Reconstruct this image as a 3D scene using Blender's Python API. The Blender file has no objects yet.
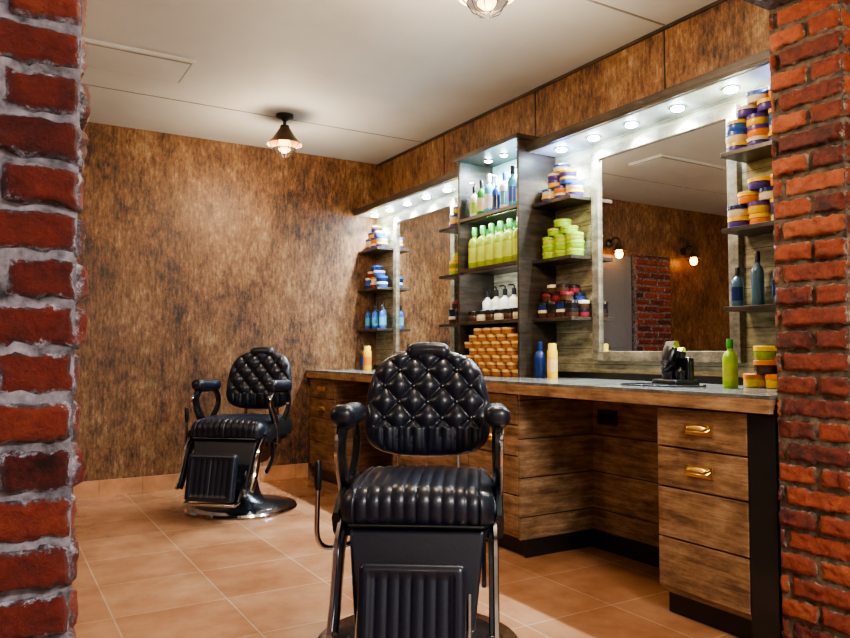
import bpy, bmesh, math, random
from math import sin, cos, pi, radians
from mathutils import Vector, Matrix, noise
random.seed(7)
S = bpy.context.scene
COL = S.collection

# ---------------------------------------------------------------- materials
def newmat(name):
    m = bpy.data.materials.new(name); m.use_nodes = True
    nt = m.node_tree; b = nt.nodes['Principled BSDF']
    return m, nt, b
def noise_tex(nt, vec_scale, scale, detail=5, rough=.6, coord='Object'):
    tc = nt.nodes.new('ShaderNodeTexCoord'); mp = nt.nodes.new('ShaderNodeMapping')
    mp.inputs['Scale'].default_value = vec_scale
    nt.links.new(tc.outputs[coord], mp.inputs['Vector'])
    n = nt.nodes.new('ShaderNodeTexNoise'); n.inputs['Scale'].default_value = scale
    n.inputs['Detail'].default_value = detail; n.inputs['Roughness'].default_value = rough
    nt.links.new(mp.outputs[0], n.inputs['Vector'])
    return n
def ramp(nt, fac, stops):
    r = nt.nodes.new('ShaderNodeValToRGB'); cr = r.color_ramp
    while len(cr.elements) > 1: cr.elements.remove(cr.elements[-1])
    cr.elements[0].position = stops[0][0]; cr.elements[0].color = (*stops[0][1], 1)
    for p, c in stops[1:]:
        e = cr.elements.new(p); e.color = (*c, 1)
    nt.links.new(fac, r.inputs[0]); return r
def mix(nt, fac, a, b, mode='MIX'):
    m = nt.nodes.new('ShaderNodeMix'); m.data_type = 'RGBA'; m.blend_type = mode
    for sock, v in ((m.inputs[0], fac), (m.inputs[6], a), (m.inputs[7], b)):
        if isinstance(v, (int, float)): sock.default_value = v
        elif isinstance(v, tuple): sock.default_value = (*v, 1)
        else: nt.links.new(v, sock)
    return m.outputs[2]
def mathn(nt, op, a, b=None, c=None):
    m = nt.nodes.new('ShaderNodeMath'); m.operation = op
    for i, v in enumerate((a, b, c)):
        if v is None: continue
        if isinstance(v, (int, float)): m.inputs[i].default_value = v
        else: nt.links.new(v, m.inputs[i])
    return m.outputs[0]
def bump(nt, b, h, strength=.3, dist=.01):
    n = nt.nodes.new('ShaderNodeBump'); n.inputs['Strength'].default_value = strength
    n.inputs['Distance'].default_value = dist
    nt.links.new(h, n.inputs['Height']); nt.links.new(n.outputs[0], b.inputs['Normal'])

def plain(name, c, rough=.5, metal=0, var=.15, emis=None, es=0, trans=0, coat=0, vs=20, bmp=0):
    m, nt, b = newmat(name)
    n = noise_tex(nt, (1, 1, 1), vs)
    r = ramp(nt, n.outputs[0], [(.3, tuple(x*(1-var) for x in c)), (.7, tuple(min(1, x*(1+var)) for x in c))])
    nt.links.new(r.outputs[0], b.inputs['Base Color'])
    b.inputs['Roughness'].default_value = rough; b.inputs['Metallic'].default_value = metal
    b.inputs['Transmission Weight'].default_value = trans
    b.inputs['Coat Weight'].default_value = coat
    if emis:
        b.inputs['Emission Color'].default_value = (*emis, 1); b.inputs['Emission Strength'].default_value = es
    if bmp: bump(nt, b, n.outputs[0], bmp, .005)
    return m

def wallpaper():
    m, nt, b = newmat('rust_wallpaper')
    n1 = noise_tex(nt, (1.4, 1.4, .75), 3.0, 12, .76)
    n2 = noise_tex(nt, (10, 10, 2.4), 5.0, 12, .82)
    n3 = noise_tex(nt, (1, 1, .7), 22, 10, .85)
    f = mathn(nt, 'ADD', mathn(nt, 'MULTIPLY', n1.outputs[0], .34), mathn(nt, 'MULTIPLY', n2.outputs[0], .40))
    f = mathn(nt, 'ADD', f, mathn(nt, 'MULTIPLY', n3.outputs[0], .26))
    r = ramp(nt, f, [(.42, (.010, .008, .008)), (.455, (.055, .026, .014)), (.49, (.150, .066, .028)),
                     (.53, (.22, .115, .050)), (.58, (.36, .26, .15))])
    n4 = noise_tex(nt, (20, 20, 1.3), 2.2, 8, .85)
    n5 = noise_tex(nt, (1, 1, .7), 3.0, 6, .65)
    g = mathn(nt, 'MULTIPLY', ramp(nt, n4.outputs[0], [(.50, (0,0,0)), (.60, (1,1,1))]).outputs[0], ramp(nt, n5.outputs[0], [(.42, (0,0,0)), (.58, (1,1,1))]).outputs[0])
    out = mix(nt, mathn(nt, 'MULTIPLY', g, .7), r.outputs[0], (.018, .015, .014))
    nt.links.new(out, b.inputs['Base Color'])
    b.inputs['Roughness'].default_value = .44
    bump(nt, b, f, .6, .007)
    return m
def wood(name, cs, plank=.0, rough=.5, vec=(1.2, 1.2, 16), sc=3):
    m, nt, b = newmat(name)
    n1 = noise_tex(nt, vec, sc, 10, .74)
    n2 = noise_tex(nt, (1.5, 1.5, 3.5), 4, 6, .7)
    f = mathn(nt, 'ADD', mathn(nt, 'MULTIPLY', n1.outputs[0], .55), mathn(nt, 'MULTIPLY', n2.outputs[0], .45))
    r = ramp(nt, f, [(.39, cs[0]), (.5, cs[1]), (.61, cs[2])])
    out = r.outputs[0]; h = f
    if plank:
        tc = nt.nodes.new('ShaderNodeTexCoord'); sp = nt.nodes.new('ShaderNodeSeparateXYZ')
        nt.links.new(tc.outputs['Object'], sp.inputs[0])
        fr = mathn(nt, 'FRACT', mathn(nt, 'DIVIDE', mathn(nt, 'ADD', sp.outputs[2], 10.0), plank))
        g = mathn(nt, 'LESS_THAN', fr, .03)
        out = mix(nt, g, out, (.02, .013, .009))
        h = mathn(nt, 'SUBTRACT', f, g)
    nt.links.new(out, b.inputs['Base Color'])
    b.inputs['Roughness'].default_value = rough
    bump(nt, b, h, .35, .003)
    return m
def brick_mat(name, dark, mid, hi, mortar, lo=.62):
    m, nt, b = newmat(name)
    a = nt.nodes.new('ShaderNodeAttribute'); a.attribute_name = 'rnd'
    rm = nt.nodes.new('ShaderNodeAttribute'); rm.attribute_name = 'rim'
    n1 = noise_tex(nt, (1, 1, 1), 20, 9, .78)
    n2 = noise_tex(nt, (1, 1, 1), 48, 9, .8)
    f = mathn(nt, 'ADD', mathn(nt, 'MULTIPLY', a.outputs['Fac'], .36), mathn(nt, 'MULTIPLY', n1.outputs[0], .85))
    r = ramp(nt, f, [(.36, tuple(x*.22 for x in dark)), (.48, dark), (.66, mid), (.86, hi)])
    mm = mathn(nt, 'ADD', rm.outputs['Fac'], mathn(nt, 'MULTIPLY', mathn(nt, 'SUBTRACT', n2.outputs[0], .5), 3.6))
    mr = ramp(nt, mm, [(lo, (0, 0, 0)), (lo+.20, (1, 1, 1))])
    n4 = noise_tex(nt, (1, 1, 1), 32, 8, .78)
    mc = ramp(nt, n4.outputs[0], [(.44, tuple(x*.07 for x in mortar)), (.53, tuple(x*.45 for x in mortar)), (.60, mortar)])
    out = mix(nt, mr.outputs[0], r.outputs[0], mc.outputs[0])
    nt.links.new(out, b.inputs['Base Color'])
    b.inputs['Roughness'].default_value = .5
    bump(nt, b, mathn(nt, 'ADD', n2.outputs[0], n1.outputs[0]), 1.0, .010)
    return m
def tile_mat():
    m, nt, b = newmat('terracotta_tiles')
    tc = nt.nodes.new('ShaderNodeTexCoord')
    bt = nt.nodes.new('ShaderNodeTexBrick'); bt.offset = 0; bt.squash = 1
    bt.inputs['Scale'].default_value = 1; bt.inputs['Brick Width'].default_value = .45
    bt.inputs['Row Height'].default_value = .45; bt.inputs['Mortar Size'].default_value = .004
    bt.inputs['Mortar Smooth'].default_value = .3
    bt.inputs['Color1'].default_value = (.36, .175, .090, 1); bt.inputs['Color2'].default_value = (.43, .235, .130, 1)
    bt.inputs['Mortar'].default_value = (.48, .32, .21, 1)
    nt.links.new(tc.outputs['Object'], bt.inputs['Vector'])
    n = noise_tex(nt, (1, 1, 1), 3.0, 9, .62)
    r = ramp(nt, n.outputs[0], [(.32, (.66, .52, .42)), (.66, (1.0, 1.0, 1.0))])
    nt.links.new(mix(nt, .9, bt.outputs[0], r.outputs[0], 'MULTIPLY'), b.inputs['Base Color'])
    rr = ramp(nt, n.outputs[0], [(.3, (.11, .11, .11)), (.7, (.27, .27, .27))])
    nt.links.new(rr.outputs[0], b.inputs['Roughness'])
    b.inputs['Specular IOR Level'].default_value = .65
    bump(nt, b, mathn(nt, 'SUBTRACT', mathn(nt, 'MULTIPLY', n.outputs[0], .3), bt.outputs['Fac']), .3, .004)
    return m

M = {}
M['wallpaper'] = wallpaper()
M['ceiling'] = plain('ceiling_paint', (.54, .57, .57), .7, var=.10, vs=1.2)
M['seam'] = plain('ceiling_seam', (.25, .23, .2), .7)
M['tile'] = tile_mat()
M['tile_trim'] = plain('terracotta_skirting', (.52, .26, .13), .3, var=.25, vs=8)
M['grout'] = plain('grout', (.2, .12, .08), .8)
M['brickL'] = brick_mat('brick_red_dim', (.085, .010, .007), (.17, .022, .012), (.29, .055, .023), (.50, .48, .55), .58)  # dim copy of the brick: weaker light on the left put into the colour
M['brickR'] = brick_mat('brick_orange_lit', (.15, .021, .010), (.32, .055, .018), (.49, .14, .05), (.44, .35, .25), .62)  # lit copy of the brick: stronger light on the right put into the colour
M['mortar'] = plain('mortar', (.15, .135, .15), .9, var=.9, vs=35, bmp=.5)
M['mortarR'] = plain('mortar_tan', (.11, .08, .055), .9, var=.8, vs=35, bmp=.5)
M['wood'] = wood('cabinet_wood', [(.070, .034, .016), (.22, .118, .055), (.38, .24, .13)], 0)
M['woodplank'] = wood('plank_wood', [(.080, .042, .021), (.23, .132, .067), (.40, .27, .155)], .20)
M['backing'] = wood('weathered_planks', [(.10, .090, .055), (.28, .255, .165), (.48, .45, .31)], .09)
M['woodedge'] = wood('counter_edge_wood', [(.12, .06, .03), (.29, .16, .08), (.44, .28, .15)], 0)
M['worktop'] = wood('worktop_wood', [(.055, .055, .050), (.145, .14, .125), (.26, .255, .23)], 0, .20, (12, 1.2, 1))
M['frame'] = wood('whitewashed_wood', [(.07, .055, .035), (.19, .16, .11), (.36, .32, .23)], 0, .5, (3, 3, 3), 4)
M['dark'] = plain('black_laminate', (.012, .010, .009), .35)
M['shelf'] = wood('dark_shelf_wood', [(.012, .009, .007), (.036, .026, .018), (.080, .055, .035)], 0, .4)
M['tback'] = plain('tower_back_lit_aqua', (.40, .70, .72), .35)  # aqua glow of the lit top section put into the panel colour
M['soffit'] = plain('soffit_pale_glare', (.58, .63, .64), .45)  # LED glare along the soffit put into its pale colour
M['leather'] = plain('black_leather', (.008, .011, .023), .34, coat=.15, var=.3, vs=90, bmp=.08)
M['chrome'] = plain('bright_chrome', (.60, .60, .62), .12, 1, var=.05)
M['steel'] = plain('gunmetal', (.05, .052, .06), .22, .85)
M['brass'] = plain('brass', (.72, .47, .20), .3, 1, var=.1)
m, nt, b = newmat('mirror_glass'); b.inputs['Base Color'].default_value = (.76, .76, .74, 1)
b.inputs['Metallic'].default_value = 1; b.inputs['Roughness'].default_value = .01; M['mirror'] = m
M['led'] = plain('led_lens', (.9, .95, 1), .3, emis=(.72, .92, 1), es=130)
M['bulb'] = plain('warm_bulb', (.14, .05, .01), .3, emis=(1, .40, .08), es=7)
M['bulb2'] = plain('warm_sconce_bulb', (.14, .05, .01), .3, emis=(1, .36, .07), es=22)
M['shade'] = plain('bronze_shade', (.16, .11, .07), .35, .8)
M['shadein'] = plain('shade_enamel', (.6, .42, .26), .4)
M['black'] = plain('black_plastic', (.010, .010, .012), .3)
M['white'] = plain('white_plastic', (.75, .75, .72), .35)
M['door'] = plain('grey_door_paint', (.17, .185, .22), .5, var=.04)
M['purple'] = plain('purple_tin', (.07, .04, .25), .35)
M['blue'] = plain('blue_tin', (.03, .10, .42), .3)
M['navy'] = plain('navy_bottle', (.012, .03, .12), .2)
M['yellow'] = plain('yellow_plastic', (.80, .50, .02), .35)
M['lime'] = plain('lime_tin', (.32, .55, .02), .35)
M['green'] = plain('green_liquid', (.28, .37, .02), .2)
M['ylgreen'] = plain('yellow_green_label', (.44, .54, .06), .35)
M['dkgreen'] = plain('green_glass', (.05, .30, .05), .12)
M['red'] = plain('burgundy_tin', (.22, .02, .03), .35)
M['cream'] = plain('cream_label', (.70, .62, .42), .5)
M['orange'] = plain('orange_tin', (.70, .22, .03), .4)
M['amber'] = plain('amber_tin', (.38, .15, .04), .35)
M['gold'] = plain('gold_lid', (.82, .52, .19), .35)
M['cyan'] = plain('aqua_bottle', (.10, .40, .58), .15)
M['clear'] = plain('smoky_glass', (.06, .13, .20), .08, coat=.5)
M['brown'] = plain('brown_jar', (.07, .03, .015), .25)

# ---------------------------------------------------------------- mesh builder
class MB:
    def __init__(s): s.v = []; s.f = []; s.m = []; s.slots = []
    def slot(s, k):
        if k not in s.slots: s.slots.append(k)
        return s.slots.index(k)
    def face(s, ids, k): s.f.append(tuple(ids)); s.m.append(s.slot(k))
    def box(s, x0, x1, y0, y1, z0, z1, k):
        s.hexa([(x0,y0,z0),(x1,y0,z0),(x1,y1,z0),(x0,y1,z0),(x0,y0,z1),(x1,y0,z1),(x1,y1,z1),(x0,y1,z1)], k)
    def hexa(s, p, k):
        n = len(s.v); s.v += [tuple(q) for q in p]
        for q in ((0,3,2,1),(4,5,6,7),(0,1,5,4),(1,2,6,5),(2,3,7,6),(3,0,4,7)): s.face([n+i for i in q], k)
    def grid(s, fn, nu, nv, k, flip=False):
        n = len(s.v)
        for j in range(nv+1):
            for i in range(nu+1): s.v.append(tuple(fn(i/nu, j/nv)))
        for j in range(nv):
            for i in range(nu):
                a = n+j*(nu+1)+i; q = [a, a+1, a+nu+2, a+nu+1]
                s.face(q[::-1] if flip else q, k)
    def lathe(s, prof, c=(0,0,0), seg=20, k='black', rot=None):
        n = len(s.v); C = Vector(c)
        for p in prof:
            for i in range(seg):
                a = 2*pi*i/seg; q = Vector((p[0]*cos(a), p[0]*sin(a), p[1]))
                if rot: q = rot @ q
                s.v.append(tuple(C+q))
        for j in range(len(prof)-1):
            kk = prof[j][2] if len(prof[j]) > 2 else k
            for i in range(seg):
                i2 = (i+1) % seg
                s.face([n+j*seg+i, n+j*seg+i2, n+(j+1)*seg+i2, n+(j+1)*seg+i], kk)
        if prof[0][0] > 1e-4: s.face([n+i for i in range(seg)][::-1], prof[0][2] if len(prof[0])>2 else k)
        if prof[-1][0] > 1e-4:
            kk = prof[-2][2] if len(prof[-2]) > 2 else k
            s.face([n+(len(prof)-1)*seg+i for i in range(seg)], kk)
    def tube(s, path, r, k, seg=10):
        path = [Vector(p) for p in path]; n = len(s.v); L = len(path)
        up = Vector((0,0,1))
        for j, p in enumerate(path):
            t = (path[min(j+1,L-1)]-path[max(j-1,0)]).normalized()
            a = t.cross(up)
            if a.length < .05: a = t.cross(Vector((1,0,0)))
            a.normalize(); b = t.cross(a)
            rr = r[j] if isinstance(r, (list, tuple)) else r
            for i in range(seg):
                an = 2*pi*i/seg; s.v.append(tuple(p+a*rr*cos(an)+b*rr*sin(an)))
        for j in range(L-1):
            for i in range(seg):
                i2 = (i+1) % seg
                s.face([n+j*seg+i, n+j*seg+i2, n+(j+1)*seg+i2, n+(j+1)*seg+i], k)
        s.face([n+i for i in range(seg)][::-1], k); s.face([n+(L-1)*seg+i for i in range(seg)], k)
    def strap(s, x, path, w, t, k):
        path = [Vector((p[0], p[1])) for p in smooth2(path, 6)]; n = len(s.v); L = len(path)
        for j, p in enumerate(path):
            d = (path[min(j+1,L-1)]-path[max(j-1,0)]).normalized(); nn = Vector((-d.y, d.x))
            ww = w if not isinstance(w, (list, tuple)) else w[0]+(w[1]-w[0])*j/(L-1)
            for (sx, sn) in ((-1,-.6),(-.6,-1),(.6,-1),(1,-.6),(1,.6),(.6,1),(-.6,1),(-1,.6)):
                q = p+nn*ww*sn; s.v.append((x+t*sx, q.x, q.y))
        for j in range(L-1):
            for i in range(8):
                i2 = (i+1) % 8
                s.face([n+j*8+i, n+j*8+i2, n+(j+1)*8+i2, n+(j+1)*8+i], k)
        s.face([n+i for i in range(8)][::-1], k); s.face([n+(L-1)*8+i for i in range(8)], k)
    def rbox(s, c, half, r, nn, k, disp=None, rot=None):
        C = Vector(c); h = half; inner = [max(1e-4, h[i]-r) for i in range(3)]
        def mp(p):
            q = Vector([max(-inner[i], min(inner[i], p[i])) for i in range(3)])
            d = (p-q); nrm = d.normalized() if d.length > 1e-9 else Vector((0,0,1))
            o = q+nrm*r
            if disp: o = disp(o, nrm)
            if rot: o = rot @ o
            return C+o
        def ee(t, ax):
            v = 2*t-1; v = v if nn[ax] > 30 else sin(v*pi/2)
            return v*h[ax]
        for ax in range(3):
            a, b = (ax+1) % 3, (ax+2) % 3
            for sg in (-1, 1):
                def fn(u, v):
                    p = Vector((0,0,0)); p[ax] = sg*h[ax]; p[a] = ee(u, a); p[b] = ee(v, b); return mp(p)
                s.grid(fn, nn[a], nn[b], k, flip=(sg < 0))
    def build(s, name, parent=None, merge=False, bevel=0, smooth=True, origin=None, angle=38):
        o = Vector((0,0,0))
        if parent is None and origin is None and s.v:
            xs = [v[0] for v in s.v]; ys = [v[1] for v in s.v]; zs = [v[2] for v in s.v]
            o = Vector(((min(xs)+max(xs))/2, (min(ys)+max(ys))/2, min(zs)))
        elif origin: o = Vector(origin)
        me = bpy.data.meshes.new(name)
        me.from_pydata([tuple(Vector(v)-o) for v in s.v], [], s.f)
        for k in s.slots: me.materials.append(M[k])
        me.polygons.foreach_set('material_index', s.m)
        bm = bmesh.new(); bm.from_mesh(me)
        if merge: bmesh.ops.remove_doubles(bm, verts=bm.verts, dist=1e-5)
        bmesh.ops.recalc_face_normals(bm, faces=bm.faces)
        bm.to_mesh(me); bm.free()
        if smooth:
            me.polygons.foreach_set('use_smooth', [True]*len(me.polygons))
            me.set_sharp_from_angle(angle=radians(angle))
        me.update()
        ob = bpy.data.objects.new(name, me); COL.objects.link(ob); ob.location = o
        if parent: ob.parent = parent
        if bevel:
            md = ob.modifiers.new('bevel', 'BEVEL'); md.width = bevel; md.segments = 2; md.limit_method = 'ANGLE'
        return ob
def smooth2(path, sub):
    out = []; P = [Vector((*p,)) if len(p) > 2 else Vector((p[0], p[1], 0)) for p in path]
    for i in range(len(P)-1):
        p0 = P[max(i-1,0)]; p1 = P[i]; p2 = P[i+1]; p3 = P[min(i+2,len(P)-1)]
        for j in range(sub):
            t = j/sub
            out.append(.5*((2*p1)+(p2-p0)*t+(2*p0-5*p1+4*p2-p3)*t*t+(-p0+3*p1-3*p2+p3)*t**3))
    out.append(P[-1]); return out
def empty(name, loc=(0,0,0), rz=0):
    e = bpy.data.objects.new(name, None); COL.objects.link(e); e.location = loc; e.rotation_euler = (0,0,rz)
    e.empty_display_size = .1; return e

# ---------------------------------------------------------------- room shell
XL, XR, YB, YF, H = -2.4, 3.0, 5.84, -2.6, 2.75
PY0, PY1 = 1.30, 1.55        # brick partition
OX0, OX1 = 0.12, 2.35        # opening
def slab0(name, *a):
    b = MB(); b.box(*a[:6], a[6]); return b.build(name, smooth=False, origin=(0,0,0))
slab0('floor', XL, XR, YF, YB, -.1, 0, 'tile')
slab0('ceiling', XL, XR, YF, YB, H, H+.1, 'ceiling')
slab0('wall_back', XL-.1, XR+.1, YB, YB+.1, -.1, H+.1, 'wallpaper')
slab0('wall_right', XR, XR+.1, YF, YB, -.1, H+.1, 'wallpaper')
slab0('wall_left', XL-.1, XL, YF, YB, -.1, H+.1, 'wallpaper')
slab0('wall_front', XL-.1, XR+.1, YF-.1, YF, -.1, H+.1, 'ceiling')
b = MB(); x = .42
while x < 2.34:
    x1 = min(x+.298, 2.34); b.box(x, x1, YB-.014, YB, 0, .115, 'tile_trim'); b.box(x1, min(x1+.004,2.34), YB-.010, YB, 0, .112, 'grout'); x = x1+.004
b.build('baseboard_back', smooth=False, origin=(0,0,0))
slab0('trim_1', XL, XR, 5.02, 5.03, H-.003, H, 'seam')
slab0('trim_2', XL, XR, 2.55, 2.562, H-.003, H, 'seam')
for i, y in enumerate((2.57, 3.62, 4.72)):
    slab0('trim_%d' % (3+i), XR-.003, XR, y, y+.008, 2.29, H, 'dark')
slab0('trim_6', XR-.012, XR, PY1, YB, H-.018, H, 'shelf')

# ---------------------------------------------------------------- bricks
def bricks(faces, name, bk, mk, seed, boxes):
    rnd = random.Random(seed)
    V = []; F = []; MI = []; R = []; RIM = []
    for (x0,x1,y0,y1,z0,z1) in boxes:
        n = len(V); V += [(x0,y0,z0),(x1,y0,z0),(x1,y1,z0),(x0,y1,z0),(x0,y0,z1),(x1,y0,z1),(x1,y1,z1),(x0,y1,z1)]
        R += [0]*8; RIM += [1]*8
        for q in ((0,3,2,1),(4,5,6,7),(0,1,5,4),(1,2,6,5),(2,3,7,6),(3,0,4,7)): F.append([n+i for i in q]); MI.append(1)
    for (org, ud, nd, W, z0, z1, ph, off) in faces:
        org = Vector(org); ud = Vector(ud); nd = Vector(nd)
        c = 0; z = z0
        while z < z1-.02:
            hgt = min(.064, z1-z-.003)
            u = 0.0
            L = .105 if (c+ph) % 2 else .215
            while u < W-.01:
                ln = min(L*(1+rnd.uniform(-.05,.05)), W-u)
                r = rnd.random(); tilt = rnd.uniform(-.004,.004); pr = rnd.uniform(.006,.018)
                lean = rnd.uniform(-.006,.006)
                dz = rnd.uniform(-.002,.002)
                nu = max(4, int(ln/.009)); nv = 9; n = len(V)
                for j in range(nv+1):
                    for i in range(nu+1):
                        a = i/nu; b = j/nv
                        uu = u+a*ln; zz = z+dz+b*hgt
                        e = min(min(a,1-a)*ln, min(b,1-b)*hgt)
                        rim = max(0, 1-e/.013)
                        prof = (1-rim**2.4)
                        p = org+ud*uu
                        wp = Vector((p.x, p.y, zz))
                        nz = noise.noise(wp*22+Vector((seed,0,0)))*.0065+noise.noise(wp*60)*.0050+noise.noise(wp*130)*.0025
                        edge = rim*(noise.noise(wp*40+Vector((3,seed,1)))*.010)
                        q = org+ud*(uu+edge+tilt*(b-.5))+nd*((pr+lean*(a-.5))*prof+(nz if rim < .99 else -.002))
                        V.append((q.x, q.y, zz+edge)); R.append(r); RIM.append(rim)
                for j in range(nv):
                    for i in range(nu):
                        k = n+j*(nu+1)+i; F.append([k,k+1,k+nu+2,k+nu+1]); MI.append(0)
                u += ln+.011; L = .215
            z += .075; c += 1
    me = bpy.data.meshes.new(name); me.from_pydata(V, [], F)
    me.materials.append(M[bk]); me.materials.append(M[mk]); me.polygons.foreach_set('material_index', MI)
    for nm, dat in (('rnd', R), ('rim', RIM)):
        at = me.attributes.new(nm, 'FLOAT', 'POINT'); at.data.foreach_set('value', dat)
    me.polygons.foreach_set('use_smooth', [m == 0 for m in MI]); me.update()
    ob = bpy.data.objects.new(name, me); COL.objects.link(ob); return ob
HB = 2.26
bricks([((OX0,PY0,0), (-1,0,0), (0,-1,0), OX0-XL, .008, H, 0, 0),
        ((OX0,PY0,0), (0,1,0), (1,0,0), PY1-PY0, .008, H, 1, 0)], 'wall_brick_left', 'brickL', 'mortar', 3,
       [(XL, OX0, PY0, PY1, 0, H)])
bricks([((OX1,PY0,0), (1,0,0), (0,-1,0), XR-OX1, .008, H, 0, 0),
        ((OX1,PY0,0), (0,1,0), (-1,0,0), PY1-PY0, .008, H, 1, 0)], 'wall_brick_right', 'brickR', 'mortarR', 9,
       [(OX1, XR, PY0, PY1, 0, H)])
bricks([((OX0,PY0,0), (1,0,0), (0,-1,0), OX1-OX0, HB, H, 0, 0)], 'wall_brick_header', 'brickL', 'mortar', 5,
       [(OX0, OX1, PY0, PY1, HB, H)])
bricks([((-.85,YB-.06,0), (1,0,0), (0,-1,0), .57, .008, 2.15, 0, 0)], 'wall_brick_pilaster', 'brickL', 'mortar', 15,
       [(-.85, -.28, YB-.06, YB, 0, 2.15)])
b = MB(); b.box(-.25,.40,YB-.03,YB-.001,0.001,2.12,'door')
for (z0,z1) in ((.15,.95),(1.1,1.98)): b.box(-.15,.30,YB-.042,YB-.03,z0,z1,'door')
b.lathe([(.012,0),(.012,.03),(.025,.035),(.025,.06),(.01,.065)], (.33,YB-.03,1.0), 14, 'brass', Matrix.Rotation(radians(90),3,'X'))
b.build('door_1', smooth=False, bevel=.004)

b = MB(); b.box(.15,1.0,4.27,4.65,H-.02,H,'ceiling'); b.box(.165,.985,4.285,4.635,H-.024,H-.02,'seam')
b.box(.175,.975,4.295,4.625,H-.027,H-.02,'ceiling')
b.build('ceiling_panel', smooth=False)

# ---------------------------------------------------------------- workstation
ws = empty('barber_workstation', (0,0,0))
sh = empty('shelving_unit', (0,0,0))
CX = 2.35; BX = 2.86
MY0, MY1 = 3.44, 4.06; MX = 2.70
b = MB(); b.box(CX-.03, 2.985, PY1+.012, YB-.002, .885, .90, 'worktop'); b.box(CX-.03, CX-.005, PY1+.012, YB-.002, .835, .885, 'woodedge')
b.box(CX-.005, 2.985, PY1+.012, YB-.002, .85, .885, 'wood')
b.build('worktop', ws, smooth=False, bevel=.002)
b = MB(); b.box(2.955,2.985,PY1+.012,MY0-.021,.901,.935,'dark'); b.box(2.955,2.985,MY1+.021,YB-.01,.901,.935,'dark'); b.build('upstand', sh, smooth=False)
def cabinet(y0, y1, cols, rows, handles=2):
    b = MB(); b.box(CX+.02, 2.985, y0, y1, .09, .85, 'wood'); b.box(CX+.05, 2.985, y0+.01, y1-.01, 0, .09, 'dark')
    b.build('cabinet_carcass', ws, smooth=False)
    cw = (y1-y0)/cols
    for c in range(cols):
        z = .832
        for r, hgt in enumerate(rows):
            ya = y0+c*cw+.004; yb = y0+(c+1)*cw-.004
            yc = (ya+yb)/2; zc = z-hgt*.5
            b = MB(); b.box(CX, CX+.02, ya, yb, z-hgt+.003, z-.003, 'wood')
            d = b.build('drawer_front', ws, smooth=False, bevel=.003)
            if r < handles:
                h = MB()
                h.rbox((CX-.003, yc, zc), (.003,.062,.022), .0028, (2,12,4), 'brass')
                def cup(u, v):
                    a = pi*u; e = pi*.5*v
                    return (CX-.006-.022*sin(e)*1.0, yc-.050*cos(a)*(cos(e)*.35+.65), zc+.012+.010*sin(a)*cos(e)-.012*(1-cos(e)))
                h.grid(cup, 20, 8, 'brass')
                h.tube([(CX-.005,yc-.050,zc+.004),(CX-.02,yc-.046,zc-.004),(CX-.028,yc-.034,zc-.006),(CX-.028,yc+.034,zc-.006),(CX-.02,yc+.046,zc-.004),(CX-.005,yc+.050,zc+.004)], .0045, 'brass', 8)
                h.build('bin_pull_handle', ws)
            z -= hgt
cabinet(1.67, 2.087, 1, [.16,.16,.20,.20])
cabinet(3.0, 4.35, 3, [.16,.16,.20,.20], 2)
cabinet(5.31, 5.83, 1, [.16,.16,.20,.20])
b = MB(); b.box(CX+.002, 2.985, 1.562, 1.668, 0, .85, 'dark'); b.build('end_filler_panel', ws, smooth=False)
b = MB()
b.box(BX, BX+.02, 2.087, 3.0, .09, .85, 'woodplank'); b.box(BX-.03, BX+.02, 2.087, 3.0, 0, .09, 'dark')
b.box(BX, BX+.02, 4.35, 5.31, .09, .85, 'woodplank'); b.box(BX-.03, BX+.02, 4.35, 5.31, 0, .09, 'dark')
b.box(CX+.004, BX, 2.985, 2.9995, .09, .85, 'woodplank')
b.box(CX+.03, BX, 2.975, 2.985, .0, .09, 'dark')
b.build('kneehole_panels', ws, smooth=False)
b = MB(); b.box(BX-.008, BX, 2.80, 2.94, .66, .74, 'shelf')
for k in range(2): b.lathe([(.02,0),(.02,.004),(.016,.005)], (BX-.008, 2.835+k*.07, .70), 16, 'black', Matrix.Rotation(radians(-90),3,'Y'))
b.build('power_outlet', ws, smooth=False)

# ---------------------------------------------------------------- shelving
SX = 2.80; SZ = [1.25, 1.60, 1.94]; UP = .02
b = MB(); b.box(2.985, 3.0, PY1+.012, YB-.002, .901, 2.27+UP, 'backing'); b.build('plank_backing', sh, smooth=False)
b = MB(); b.box(2.978, 2.985, MY0, MY1, 1.94, 2.33, 'tback'); b.box(2.978, 2.985, MY0, MY1, 1.60, 1.918, 'backing')
b.build('tower_back', sh, smooth=False)
def sboard(x0,x1,y0,y1,z0,z1,k='shelf',nm='shelf_board'):
    b = MB(); b.box(x0,x1,y0,y1,z0,z1,k); return b.build(nm, sh, smooth=False, bevel=.0015)
secs = [(5.46, YB-.005), (MY1+.02, 4.48), (3.08, MY0-.02), (PY1+.012, 2.10)]
for (y0,y1) in secs:
    for z in SZ: sboard(SX, 2.985, y0, y1, z-.02, z)
for (y0,y1) in ((MY1+.02, YB-.002), (PY1+.012, MY0-.02)):
    sboard(SX-.02, 2.985, y0, y1, 2.235+UP, 2.25+UP, 'soffit', 'light_soffit')
    sboard(SX-.045, 2.985, y0, y1, 2.25+UP, 2.29+UP, 'shelf', 'canopy')
    sboard(SX-.045, SX-.02, y0, y1, 2.238+UP, 2.25+UP, 'shelf', 'canopy_lip')
sboard(MX, 2.985, MY0-.02, MY0, .901, 2.33, 'shelf', 'tower_side')
sboard(MX, 2.985, MY1, MY1+.02, .901, 2.33, 'shelf', 'tower_side')
sboard(MX-.02, 2.985, MY0-.03, MY1+.03, 2.33, 2.36, 'shelf', 'tower_top')
for z in SZ: sboard(MX, 2.978, MY0, MY1, z-.022, z)
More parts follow.
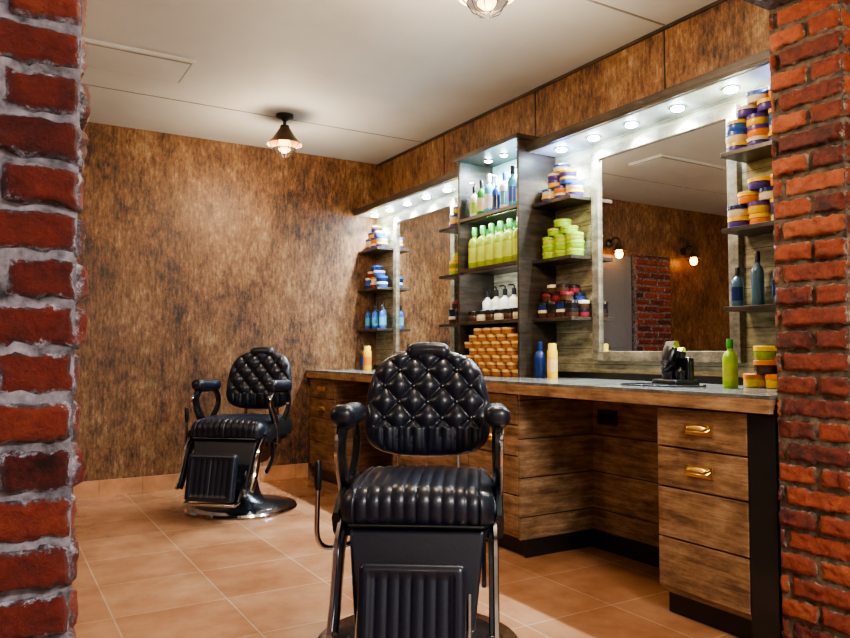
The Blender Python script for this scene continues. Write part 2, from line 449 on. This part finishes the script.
def mirror(y0,y1,z0,z1,fw):
    e = empty('framed_mirror', (2.965,(y0+y1)/2,z0))
    def bb(nm, ya,yb,za,zb,xa,xb,k,bev=.003):
        b = MB(); b.box(xa-2.965,xb-2.965,ya-(y0+y1)/2,yb-(y0+y1)/2,za-z0,zb-z0,k); b.build(nm, e, smooth=False, bevel=bev)
    bb('glass', y0+fw*.5,y1-fw*.5,z0+fw*.5,z1-fw*.5,2.962,2.972,'mirror',0)
    bb('frame_bottom', y0,y1,z0,z0+fw,2.945,2.984,'frame'); bb('frame_top', y0,y1,z1-fw,z1,2.945,2.984,'frame')
    bb('frame_side', y0,y0+fw,z0+fw,z1-fw,2.945,2.984,'frame'); bb('frame_side', y1-fw,y1,z0+fw,z1-fw,2.945,2.984,'frame')
mirror(2.12, 3.07, 1.0, 2.20, .055)
mirror(4.50, 5.45, 1.0, 2.20, .055)
def spot(loc, e, size=125, col=(.76,.92,1), blend=.8, rad=.02):
    l = bpy.data.lights.new('spot', 'SPOT'); l.energy = e; l.spot_size = radians(size); l.spot_blend = blend
    l.color = col; l.shadow_soft_size = rad
    o = bpy.data.objects.new('led_spot_light', l); COL.objects.link(o); o.location = loc; return o
for (ys) in [(5.68,5.40,5.1,4.8,4.5,4.25), (3.25,2.98,2.7,2.4,2.1,1.78)]:
    b = MB()
    for y in ys:
        b.lathe([(.040,0,'chrome'),(.040,-.006,'chrome'),(.032,-.007,'led'),(.026,-.016,'led'),(.0,-.020,'led')], (2.885,y,2.235+UP), 20, 'chrome')
        o = spot((2.885,y,2.21+UP), 52); o.parent = sh
    b.build('led_downlights', sh)
b = MB()
for y in (3.58, 3.75, 3.92):
    b.lathe([(.03,0,'chrome'),(.03,-.006,'chrome'),(.024,-.007,'led'),(.018,-.013,'led'),(.0,-.016,'led')], (2.84,y,2.33), 18, 'chrome')
    o = spot((2.84,y,2.305), 24, 165); o.parent = sh
b.build('led_downlights', sh)
# slim LED strips under the tower shelves
b = MB()
for z in (1.60, 1.94):
    b.box(2.715, 2.727, MY0+.03, MY1-.03, z-.028, z-.0225, 'chrome')
    l = bpy.data.lights.new('strip','AREA'); l.shape='RECTANGLE'; l.size=.012; l.size_y=.55; l.energy=1.6; l.color=(.85,.95,1)
    o = bpy.data.objects.new('led_strip_light', l); COL.objects.link(o); o.parent=sh; o.location=(2.722,(MY0+MY1)/2,z-.031); o.rotation_euler=(0,radians(-25),0)
b.build('led_strips', sh, smooth=False)

# ---------------------------------------------------------------- products
def jar(b, x,y,z, r,h, body, lid):
    b.lathe([(r*.94,0,body),(r,.004,body),(r,h*.56,body),(r*.95,h*.60,body),(r*1.04,h*.63,lid),(r*1.04,h*.96,lid),(r*.97,h,lid),(0,h,lid)], (x,y,z), 20)
def bottle(b, x,y,z, r,h, body, cap, label=None, pump=False):
    L = label or body
    p = [(r*.92,0,body),(r,.006,body),(r,h*.15,L),(r,h*.5,body),(r,h*.62,body),(r*.8,h*.70,body),(r*.36,h*.76,body),(r*.34,h*.80,cap),
         (r*.45,h*.80,cap),(r*.45,h*.985,cap),(r*.38,h,cap),(0,h,cap)]
    b.lathe(p, (x,y,z), 18)
    if pump:
        b.tube([(x,y,z+h*.98),(x,y,z+h*1.08),(x-.012,y,z+h*1.10),(x-.045,y,z+h*1.08)], .005, cap, 8)
def pyramid(name, yc, z, rows, pal, r=.046, h=.05, xs=(2.855,2.93), sp=2.1):
    b = MB()
    for ix, x in enumerate(xs):
        for k, n in enumerate(rows):
            for i in range(n):
                c = pal[(i*3+k*2+ix) % len(pal)] if len(pal) > 1 else pal[0]
                y = yc+(i-(n-1)/2)*r*sp+random.uniform(-.003,.003)
                jar(b, x+random.uniform(-.003,.003), y, z+.0005+k*(h+.0005), r, h, *c)
    return b.build(name)
mixp = [('purple','yellow'),('yellow','purple'),('cream','blue'),('purple','cream'),('blue','yellow'),('orange','purple')]
limep = [('lime','ylgreen'),('ylgreen','lime'),('lime','lime')]
darkp = [('brown','black'),('red','black'),('black','chrome'),('brown','cream'),('brown','red'),('navy','black')]
ylp = [('lime','yellow'),('yellow','lime'),('green','yellow')]
T = (2.89,)
pyramid('hair_wax_tins', 5.65, SZ[2], [3,3,2,1], mixp, .050,.05, T)
pyramid('hair_wax_tins', 5.65, SZ[1], [3,3,2,1], [('blue','white'),('cream','orange'),('navy','blue'),('red','cream')], .050,.05, T)
b = MB()
for i in range(5): bottle(b, 2.87+.05*(i%2), 5.51+i*.066, SZ[0]+.0005, .026, .2+.03*(i%2), 'clear' if i%2 else 'blue','black','cyan')
b.build('tonic_bottles')
pyramid('hair_wax_tins', 4.28, SZ[2], [3,3,2,1], mixp, .050,.05, T)
pyramid('styling_gel_tins', 4.28, SZ[1], [3,3,2,1], ylp, .050,.05, T)
pyramid('beard_balm_jars', 4.28, SZ[0], [4,4,3], darkp, .042,.055, T)
pyramid('hair_wax_tins', 3.25, SZ[2], [3,3,2,2,1], mixp, .050,.042, T)
pyramid('styling_gel_tins', 3.25, SZ[1], [3,3,3,2,1], limep, .050,.045, T)
pyramid('beard_balm_jars', 3.25, SZ[0], [4,4,3,2], darkp, .038,.048, (2.85,2.935))
pyramid('hair_wax_tins', 1.86, SZ[2], [5,5,5,4,3], mixp, .050,.050, T)
pyramid('hair_wax_tins', 1.86, SZ[1], [5,5,4,3], [('purple','yellow'),('orange','yellow'),('cream','navy'),('yellow','purple')], .050,.052, T)
b = MB()
for i in range(9): bottle(b, 2.85+.07*(i%2), 1.66+i*.050, SZ[0]+.0005, .026, .235-.03*(i%3), 'clear','black',('navy','cyan','clear','green')[i%4])
b.build('tonic_bottles')
b = MB()
cs = [('cyan','black','blue'),('white','blue','cyan'),('blue','white','navy'),('cyan','white','white'),('dkgreen','black','cream'),('white','black','lime'),('cyan','black','cream')]
for x in (2.78, 2.90):
    for i in range(7):
        c = cs[(i+int(x*50)) % 7]; bottle(b, x, 3.50+i*.083, SZ[2]+.0005, .032, .22+.05*((i*5) % 3)/2, c[0], c[1], c[2], pump=(i % 3 == 0))
b.build('shampoo_bottles')
b = MB()
for x in (2.775, 2.89):
    for i in range(6): bottle(b, x, 3.51+i*.096, SZ[1]+.0005, .043, .28, 'green', 'dkgreen', 'ylgreen')
b.build('green_tonic_bottles')
b = MB()
for i in range(6): bottle(b, 2.88, 3.51+i*.096, SZ[0]+.0005, .036, .21, 'white' if i % 2 else 'cream', 'black', 'white', pump=True)
for i in range(6): jar(b, 2.77, 3.51+i*.096, SZ[0]+.0005, .040, .07, 'brown' if i % 2 else 'cream', 'black')
b.build('lotion_bottles')
pyramid('amber_pomade_tins', 3.75, .9005, [6,5,6,5,6,5,4], [('amber','gold')], .047, .043, (2.76,2.87), 2.16)
def one(name, *a, **k):
    b = MB(); bottle(b, *a, **k); return b.build(name)
one('shaving_lotion_bottle', 2.78, 3.33, .9005, .036, .21, 'navy', 'navy', 'navy')
def can(name, x,y,z,r,h,body,cap,lab):
    b = MB(); b.lathe([(r*.96,0,body),(r,.006,body),(r,h*.2,lab),(r,h*.55,body),(r,h*.78,body),(r*.82,h*.82,cap),(r*.82,h*.97,cap),(r*.7,h,cap),(0,h,cap)], (x,y,z), 22); return b.build(name)
can('spray_can', 2.76, 3.20, .9005, .030, .20, 'yellow', 'yellow', 'gold')
can('spray_can', 2.70, 5.44, .9005, .034, .20, 'yellow', 'yellow', 'orange')
one('shaving_lotion_bottle', 2.74, 5.60, .9005, .032, .22, 'brown', 'black', 'navy')
one('aftershave_bottle', 2.66, 1.965, .9005, .030, .205, 'lime', 'dkgreen', 'ylgreen')
pyramid('styling_wax_jars', 1.84, .9005, [3,2,2], [('yellow','orange'),('green','yellow'),('brown','orange')], .050,.058, (2.80,))
pyramid('beard_balm_jars', 4.28, .9005, [3,2], darkp, .046,.055, T)
e = empty('hair_clippers', (2.60, 2.20, .9)); e.scale = (1.12,)*3; e.rotation_euler = (0,0,radians(-15))
b = MB()
b.rbox((0,0,.014),(.055,.080,.0138),.008,(6,6,4),'black')
b.rbox((.03,.0,.06),(.018,.062,.055),.012,(6,8,6),'steel')
b.tube([(-.005,.022,.02),(-.010,.022,.06),(-.012,.020,.10),(-.002,.020,.13),(.006,.020,.150)], [.028,.031,.029,.033,.027], 'black', 18)
b.hexa([(-.020,-.006,.146),(.024,-.006,.146),(.024,.048,.146),(-.020,.048,.146),(-.004,-.008,.178),(.010,-.008,.178),(.010,.050,.178),(-.004,.050,.178)],'chrome')
b.tube([(-.040,.022,.05),(-.043,.021,.10)], .007, 'chrome', 8)
b.tube([(-.004,-.042,.02),(-.006,-.042,.06),(-.004,-.042,.11),(.0,-.042,.135)], [.018,.020,.017,.019], 'steel', 14)
b.hexa([(-.010,-.058,.132),(.010,-.058,.132),(.010,-.026,.132),(-.010,-.026,.132),(-.003,-.060,.152),(.005,-.060,.152),(.005,-.024,.152),(-.003,-.024,.152)],'chrome')
b.build('clipper_bodies', e)
b = MB(); b.tube([tuple(p) for p in smooth2([(-.04,0,.006),(-.12,.04,.006),(-.14,-.05,.006),(-.08,-.12,.006),(.02,-.14,.006),(.1,-.05,.006)],6)], .0035, 'black', 8)
b.tube([tuple(p) for p in smooth2([(-.04,-.02,.006),(-.16,-.02,.006),(-.18,.10,.006),(-.06,.14,.006),(.06,.12,.006)],6)], .0035, 'black', 8)
b.build('power_cord', e)

# ---------------------------------------------------------------- barber chair
def barber_chair(loc, rz):
    e = empty('barber_chair', loc, rz)
    BO = (-.02,.04,0)
    b = MB()
    b.lathe([(.362,0),(.370,.010),(.362,.024),(.315,.031),(.20,.040),(.14,.060),(.110,.11),(.095,.18),(.086,.25),(.083,.34)], BO, 64, 'chrome')
    b.lathe([(.305,.0315),(.30,.035),(.20,.046),(.15,.064),(.120,.11),(.105,.18)], BO, 64, 'steel')
    b.build('pedestal_base', e, merge=True)
    b = MB()
    b.hexa([(-.11,-.10,.30),(.11,-.10,.30),(.11,.17,.30),(-.11,.17,.30),(-.21,-.21,.46),(.21,-.21,.46),(.21,.20,.46),(-.21,.20,.46)],'steel')
    b.box(-.235,.235,-.235,.22,.455,.495,'black')
    b.build('seat_frame', e, bevel=.01, smooth=False)
    def ds(p, n):
        t = p.copy(); g = (1-abs(sin(pi*(p.x/.040)))**.5)*.007
        if abs(p.x) < .20 and n.z > -.5 and (n.z > .2 or n.y < -.2): t -= n*g
        t.z += -.014*(p.x/.25)**2*(1 if n.z > 0 else 0) + (.012*max(0,1-abs(p.y)/.25) if n.z > 0 else 0)
        if abs(p.x) >= .20: t += n*.004
        return t
    b = MB(); b.rbox((0,-.01,.546),(.250,.265,.074),.062,(110,24,18),'leather',ds)
    b.build('seat_cushion', e, merge=True, angle=80)
    b = MB(); b.tube([(-.215,-.272,.50),(.215,-.272,.50)],.005,'black',8); b.build('seat_piping', e)
    R = Matrix.Rotation(radians(-11),3,'X')
    PX, PZ, C0 = .112, .125, Vector((0,.285,.850))
    def bw(t): return .244-.024*(t+.35)**2-.018*max(0,t)**2*1.4
    def back(front):
        def fn(u, v):
            s_ = sin((u-.5)*pi); t = sin((v-.5)*pi)
            w = bw(t)*max(0, 1-abs(t)**6.5)**(1/2.6)
            x = w*s_; z = .208*t + .010*(1-s_*s_)*(1 if t > 0 else 0)*t
            ed = (max(0,1-abs(s_)**5)*max(0,1-abs(t)**5))**.5
            if front:
                zz = max(z, -.10)
                p = x/PX+zz/PZ; q = x/PX-zz/PZ
                tf = (abs(sin(pi*p))**.5)*(abs(sin(pi*q))**.5)
                if z < -.10:
                    tf = tf*.4+.6*abs(sin(pi*x/PX*2))**.5
                inn = max(0,min(1,(1-max(abs(s_),abs(t)))/.10))
                y = -(.030+.030*tf*inn+.022*(1-inn))*ed
            else: y = .035*ed
            y -= .30*x*x
            return R @ Vector((x,y,z)) + C0
        return fn
    b = MB(); b.grid(back(True), 120, 110, 'leather'); b.grid(back(False), 120, 110, 'leather', True)
    b.build('tufted_backrest', e, merge=True, angle=85)
    b = MB()
    for i in range(-5,6):
        for j in range(-5,6):
            x = PX*(i+j)/2; z = PZ*(i-j)/2
            if abs(x) < .19 and -.11 < z < .165 and (abs(x)/.205)**3+(abs(z)/.19)**3 < 1:
                c = R @ Vector((x,-.036-.3*x*x,z))+C0
                b.lathe([(0,-.005),(.007,-.003),(.009,0),(.007,.003),(0,.005)], c, 10, 'black', Matrix.Rotation(radians(80),3,'X'))
    b.build('backrest_buttons', e)
    b = MB()
    b.rbox((0,.322,1.056),(.090,.045,.034),.033,(24,16,14),'leather', lambda p,n: p+Vector((0,0,-1.2*p.x*p.x)))
    b.build('headrest_cushion', e, merge=True, angle=85)
    b = MB(); b.tube([(-.04,.35,.95),(-.04,.345,1.05)],.008,'chrome'); b.tube([(.04,.35,.95),(.04,.345,1.05)],.008,'chrome')
    b.strap(-.12,[(.20,.50),(.29,.56),(.31,.70)],.02,.006,'chrome'); b.strap(.12,[(.20,.50),(.29,.56),(.31,.70)],.02,.006,'chrome')
    b.build('backrest_brackets', e)
    for sg in (-1,1):
        AX = sg*.262
        b = MB()
        b.rbox((AX,-.01,.826),(.044,.155,.038),.037,(14,30,12),'leather', lambda p,n: p+Vector((0,0,.010*max(0,-p.y/.16))))
        b.build('armrest_pad', e, merge=True, angle=85)
        b = MB()
        b.strap(AX,[(-.11,.80),(-.150,.75),(-.135,.68),(-.08,.61),(-.03,.53),(-.05,.45)],[.026,.034],.014,'steel')
        b.strap(AX,[(.10,.80),(.16,.74),(.15,.67),(.08,.60),(.02,.52)],[.020,.024],.013,'steel')
        b.strap(AX+sg*.012,[(-.13,.79),(-.180,.745),(-.165,.68),(-.107,.60),(-.067,.53),(-.08,.45)],.008,.007,'chrome')
        b.box(min(AX-.018,AX+.018),max(AX-.018,AX+.018),-.14,.11,.784,.801,'steel')
        b.build('arm_support', e)
        b = MB()
        b.strap(sg*.264,[(.18,.54),(.05,.55),(-.10,.54),(-.22,.49)],[.055,.045],.014,'black')
        b.strap(sg*.250,[(.0,.50),(-.16,.51),(-.27,.45),(-.31,.36),(-.35,.27),(-.40,.20)],[.028,.018],.009,'chrome')
        b.strap(sg*.236,[(.0,.49),(-.16,.49),(-.26,.43),(-.30,.35),(-.34,.26),(-.38,.20)],[.030,.022],.008,'steel')
        b.strap(sg*.215,[(-.02,.45),(.0,.36),(-.05,.30),(-.10,.27)],.015,.008,'steel')
        b.build('side_plate', e)
    b = MB()
    b.hexa([(-.185,-.34,.20),(.185,-.34,.20),(.185,-.31,.19),(-.185,-.31,.19),(-.218,-.255,.485),(.218,-.255,.485),(.218,-.225,.485),(-.218,-.225,.485)],'leather')
    b.build('leg_board', e, bevel=.012, smooth=False)
    Rf = Matrix.Rotation(radians(-12),3,'X')
    def df(p, n):
        t = p.copy(); g = (1-abs(sin(pi*(p.x/.036)))**.55)*.006
        if abs(p.x) < .125 and n.y < -.2 and abs(p.z) < .115: t -= n*g
        if abs(p.x) > .125 or abs(p.z) > .115: t.y -= .004 if n.y < -.3 else 0
        return t
    b = MB(); b.rbox((0,-.43,.280),(.160,.026,.145),.022,(90,8,30),'leather',df,Rf)
    b.build('calf_pad', e, merge=True, angle=80)
    b = MB()
    b.tube([(-.17,-.405,.13),(-.17,-.46,.12),(.17,-.46,.12),(.17,-.405,.13)],.010,'chrome')
    b.strap(-.17,[(-.30,.30),(-.36,.22),(-.42,.12)],.010,.006,'chrome'); b.strap(.17,[(-.30,.30),(-.36,.22),(-.42,.12)],.010,.006,'chrome')
    b.box(-.13,.13,-.42,-.31,.24,.26,'steel')
    b.build('footrest_bar', e)
    b = MB()
    b.tube([tuple(p) for p in smooth2([(-.22,-.06,.40),(-.27,-.08,.385),(-.325,-.10,.385),(-.350,-.11,.42),(-.352,-.11,.50),(-.350,-.11,.60)],6)],.009,'chrome')
    b.tube([(-.350,-.11,.58),(-.350,-.11,.60),(-.350,-.11,.665),(-.350,-.11,.68)],[.010,.013,.013,.008],'black')
    b.build('recline_lever', e)
    return e
barber_chair((1.33, 2.24, 0), radians(-35))
barber_chair((1.485, 4.87, 0), radians(-42))

# ---------------------------------------------------------------- lamps
def point(loc, e, col, rad=.05, nm='lamp_light'):
    l = bpy.data.lights.new(nm, 'POINT'); l.energy = e; l.color = col; l.shadow_soft_size = rad
    o = bpy.data.objects.new(nm, l); COL.objects.link(o); o.location = loc; return o
def pendant(x, y, e, col=(1,.74,.48)):
    r = empty('ceiling_lamp', (x,y,H))
    b = MB()
    b.lathe([(.0,0),(.062,0),(.062,-.020),(.025,-.034),(.012,-.05),(.012,-.075),(.032,-.078),(.036,-.10),(.036,-.115)], (0,0,0), 28, 'black')
    b.lathe([(.036,-.095,'shade'),(.048,-.115,'shade'),(.085,-.170,'shade'),(.120,-.208,'shade'),(.124,-.216,'shadein'),(.116,-.211,'shadein'),(.080,-.172,'shadein'),(.044,-.12,'shadein')], (0,0,0), 36, 'shade')
    b.build('canopy_and_shade', r)
    b = MB()
    for i in range(8):
        a = i*pi/4
        b.tube([(cos(a)*rr, sin(a)*rr, z) for rr, z in ((.115,-.21),(.085,-.245),(.06,-.285),(.02,-.305))], .0025, 'black', 6)
    b.lathe([(.083,-.245),(.087,-.248),(.083,-.251),(.079,-.248)], (0,0,0), 28, 'black')
    b.build('wire_cage', r)
    b = MB(); b.lathe([(.018,-.115),(.022,-.15),(.040,-.185),(.048,-.22),(.040,-.255),(.020,-.273),(0,-.277)], (0,0,0), 24, 'bulb')
    b.build('bulb', r)
    o = point((0,0,-.40), e, col, .12); o.parent = r
pendant(1.79, 4.95, 22); pendant(1.75, 2.42, 38)
pendant(1.4, -.4, 60, (1,.82,.62)); pendant(-1.2, -.9, 14); pendant(-1.2, 3.6, 28)  # extra pendants out of view, added as fill light
def sconce(x):
    r = empty('sconce_lamp', (x,YB,2.25)); b = MB()
    b.lathe([(.05,0),(.05,.012),(.02,.02)], (0,0,0), 20, 'black', Matrix.Rotation(radians(90),3,'X'))
    b.tube([tuple(p) for p in smooth2([(0,-.01,0),(0,-.08,.05),(0,-.15,.03),(0,-.15,-.02)],6)], .008, 'black')
    b.lathe([(.025,-.01),(.03,-.04),(.05,-.07),(.085,-.10),(.08,-.10),(.045,-.07)], (0,-.15,0), 24, 'shade')
    b.build('arm_and_shade', r)
    b = MB(); b.lathe([(.015,-.05),(.030,-.09),(.042,-.13),(.032,-.17),(0,-.185)], (0,-.15,0), 20, 'bulb2'); b.build('bulb', r)
sconce(.06); sconce(-1.15)

r = empty('added_fill_panel', (1.0,-1.2,H))  # unseen panel added to fill the camera side with light
b = MB(); b.box(-.6,.6,-.3,.3,-.04,0,'white'); b.box(-.56,.56,-.26,.26,-.045,-.04,'soffit'); b.build('housing', r, smooth=False)
l = bpy.data.lights.new('panel','AREA'); l.shape='RECTANGLE'; l.size=1.1; l.size_y=.5; l.energy=75; l.color=(.88,.94,1)
o = bpy.data.objects.new('fill_panel_light', l); COL.objects.link(o); o.parent=r; o.location=(0,0,-.06)

w = bpy.data.worlds.new('world'); S.world = w; w.use_nodes = True
w.node_tree.nodes['Background'].inputs[0].default_value = (.5,.45,.4,1); w.node_tree.nodes['Background'].inputs[1].default_value = .2

# ---------------------------------------------------------------- camera
cam = bpy.data.cameras.new('camera'); cam.lens = 730/850*36; cam.sensor_width = 36; cam.clip_start = .02
co = bpy.data.objects.new('camera', cam); COL.objects.link(co)
co.location = (0,0,1.05); co.rotation_euler = (radians(92.6), 0, radians(-30.9))
S.camera = co
try:
    S.view_settings.view_transform = 'AgX'; S.view_settings.look = 'AgX - Medium High Contrast'; S.view_settings.exposure = .85
except Exception as ex: print(ex)
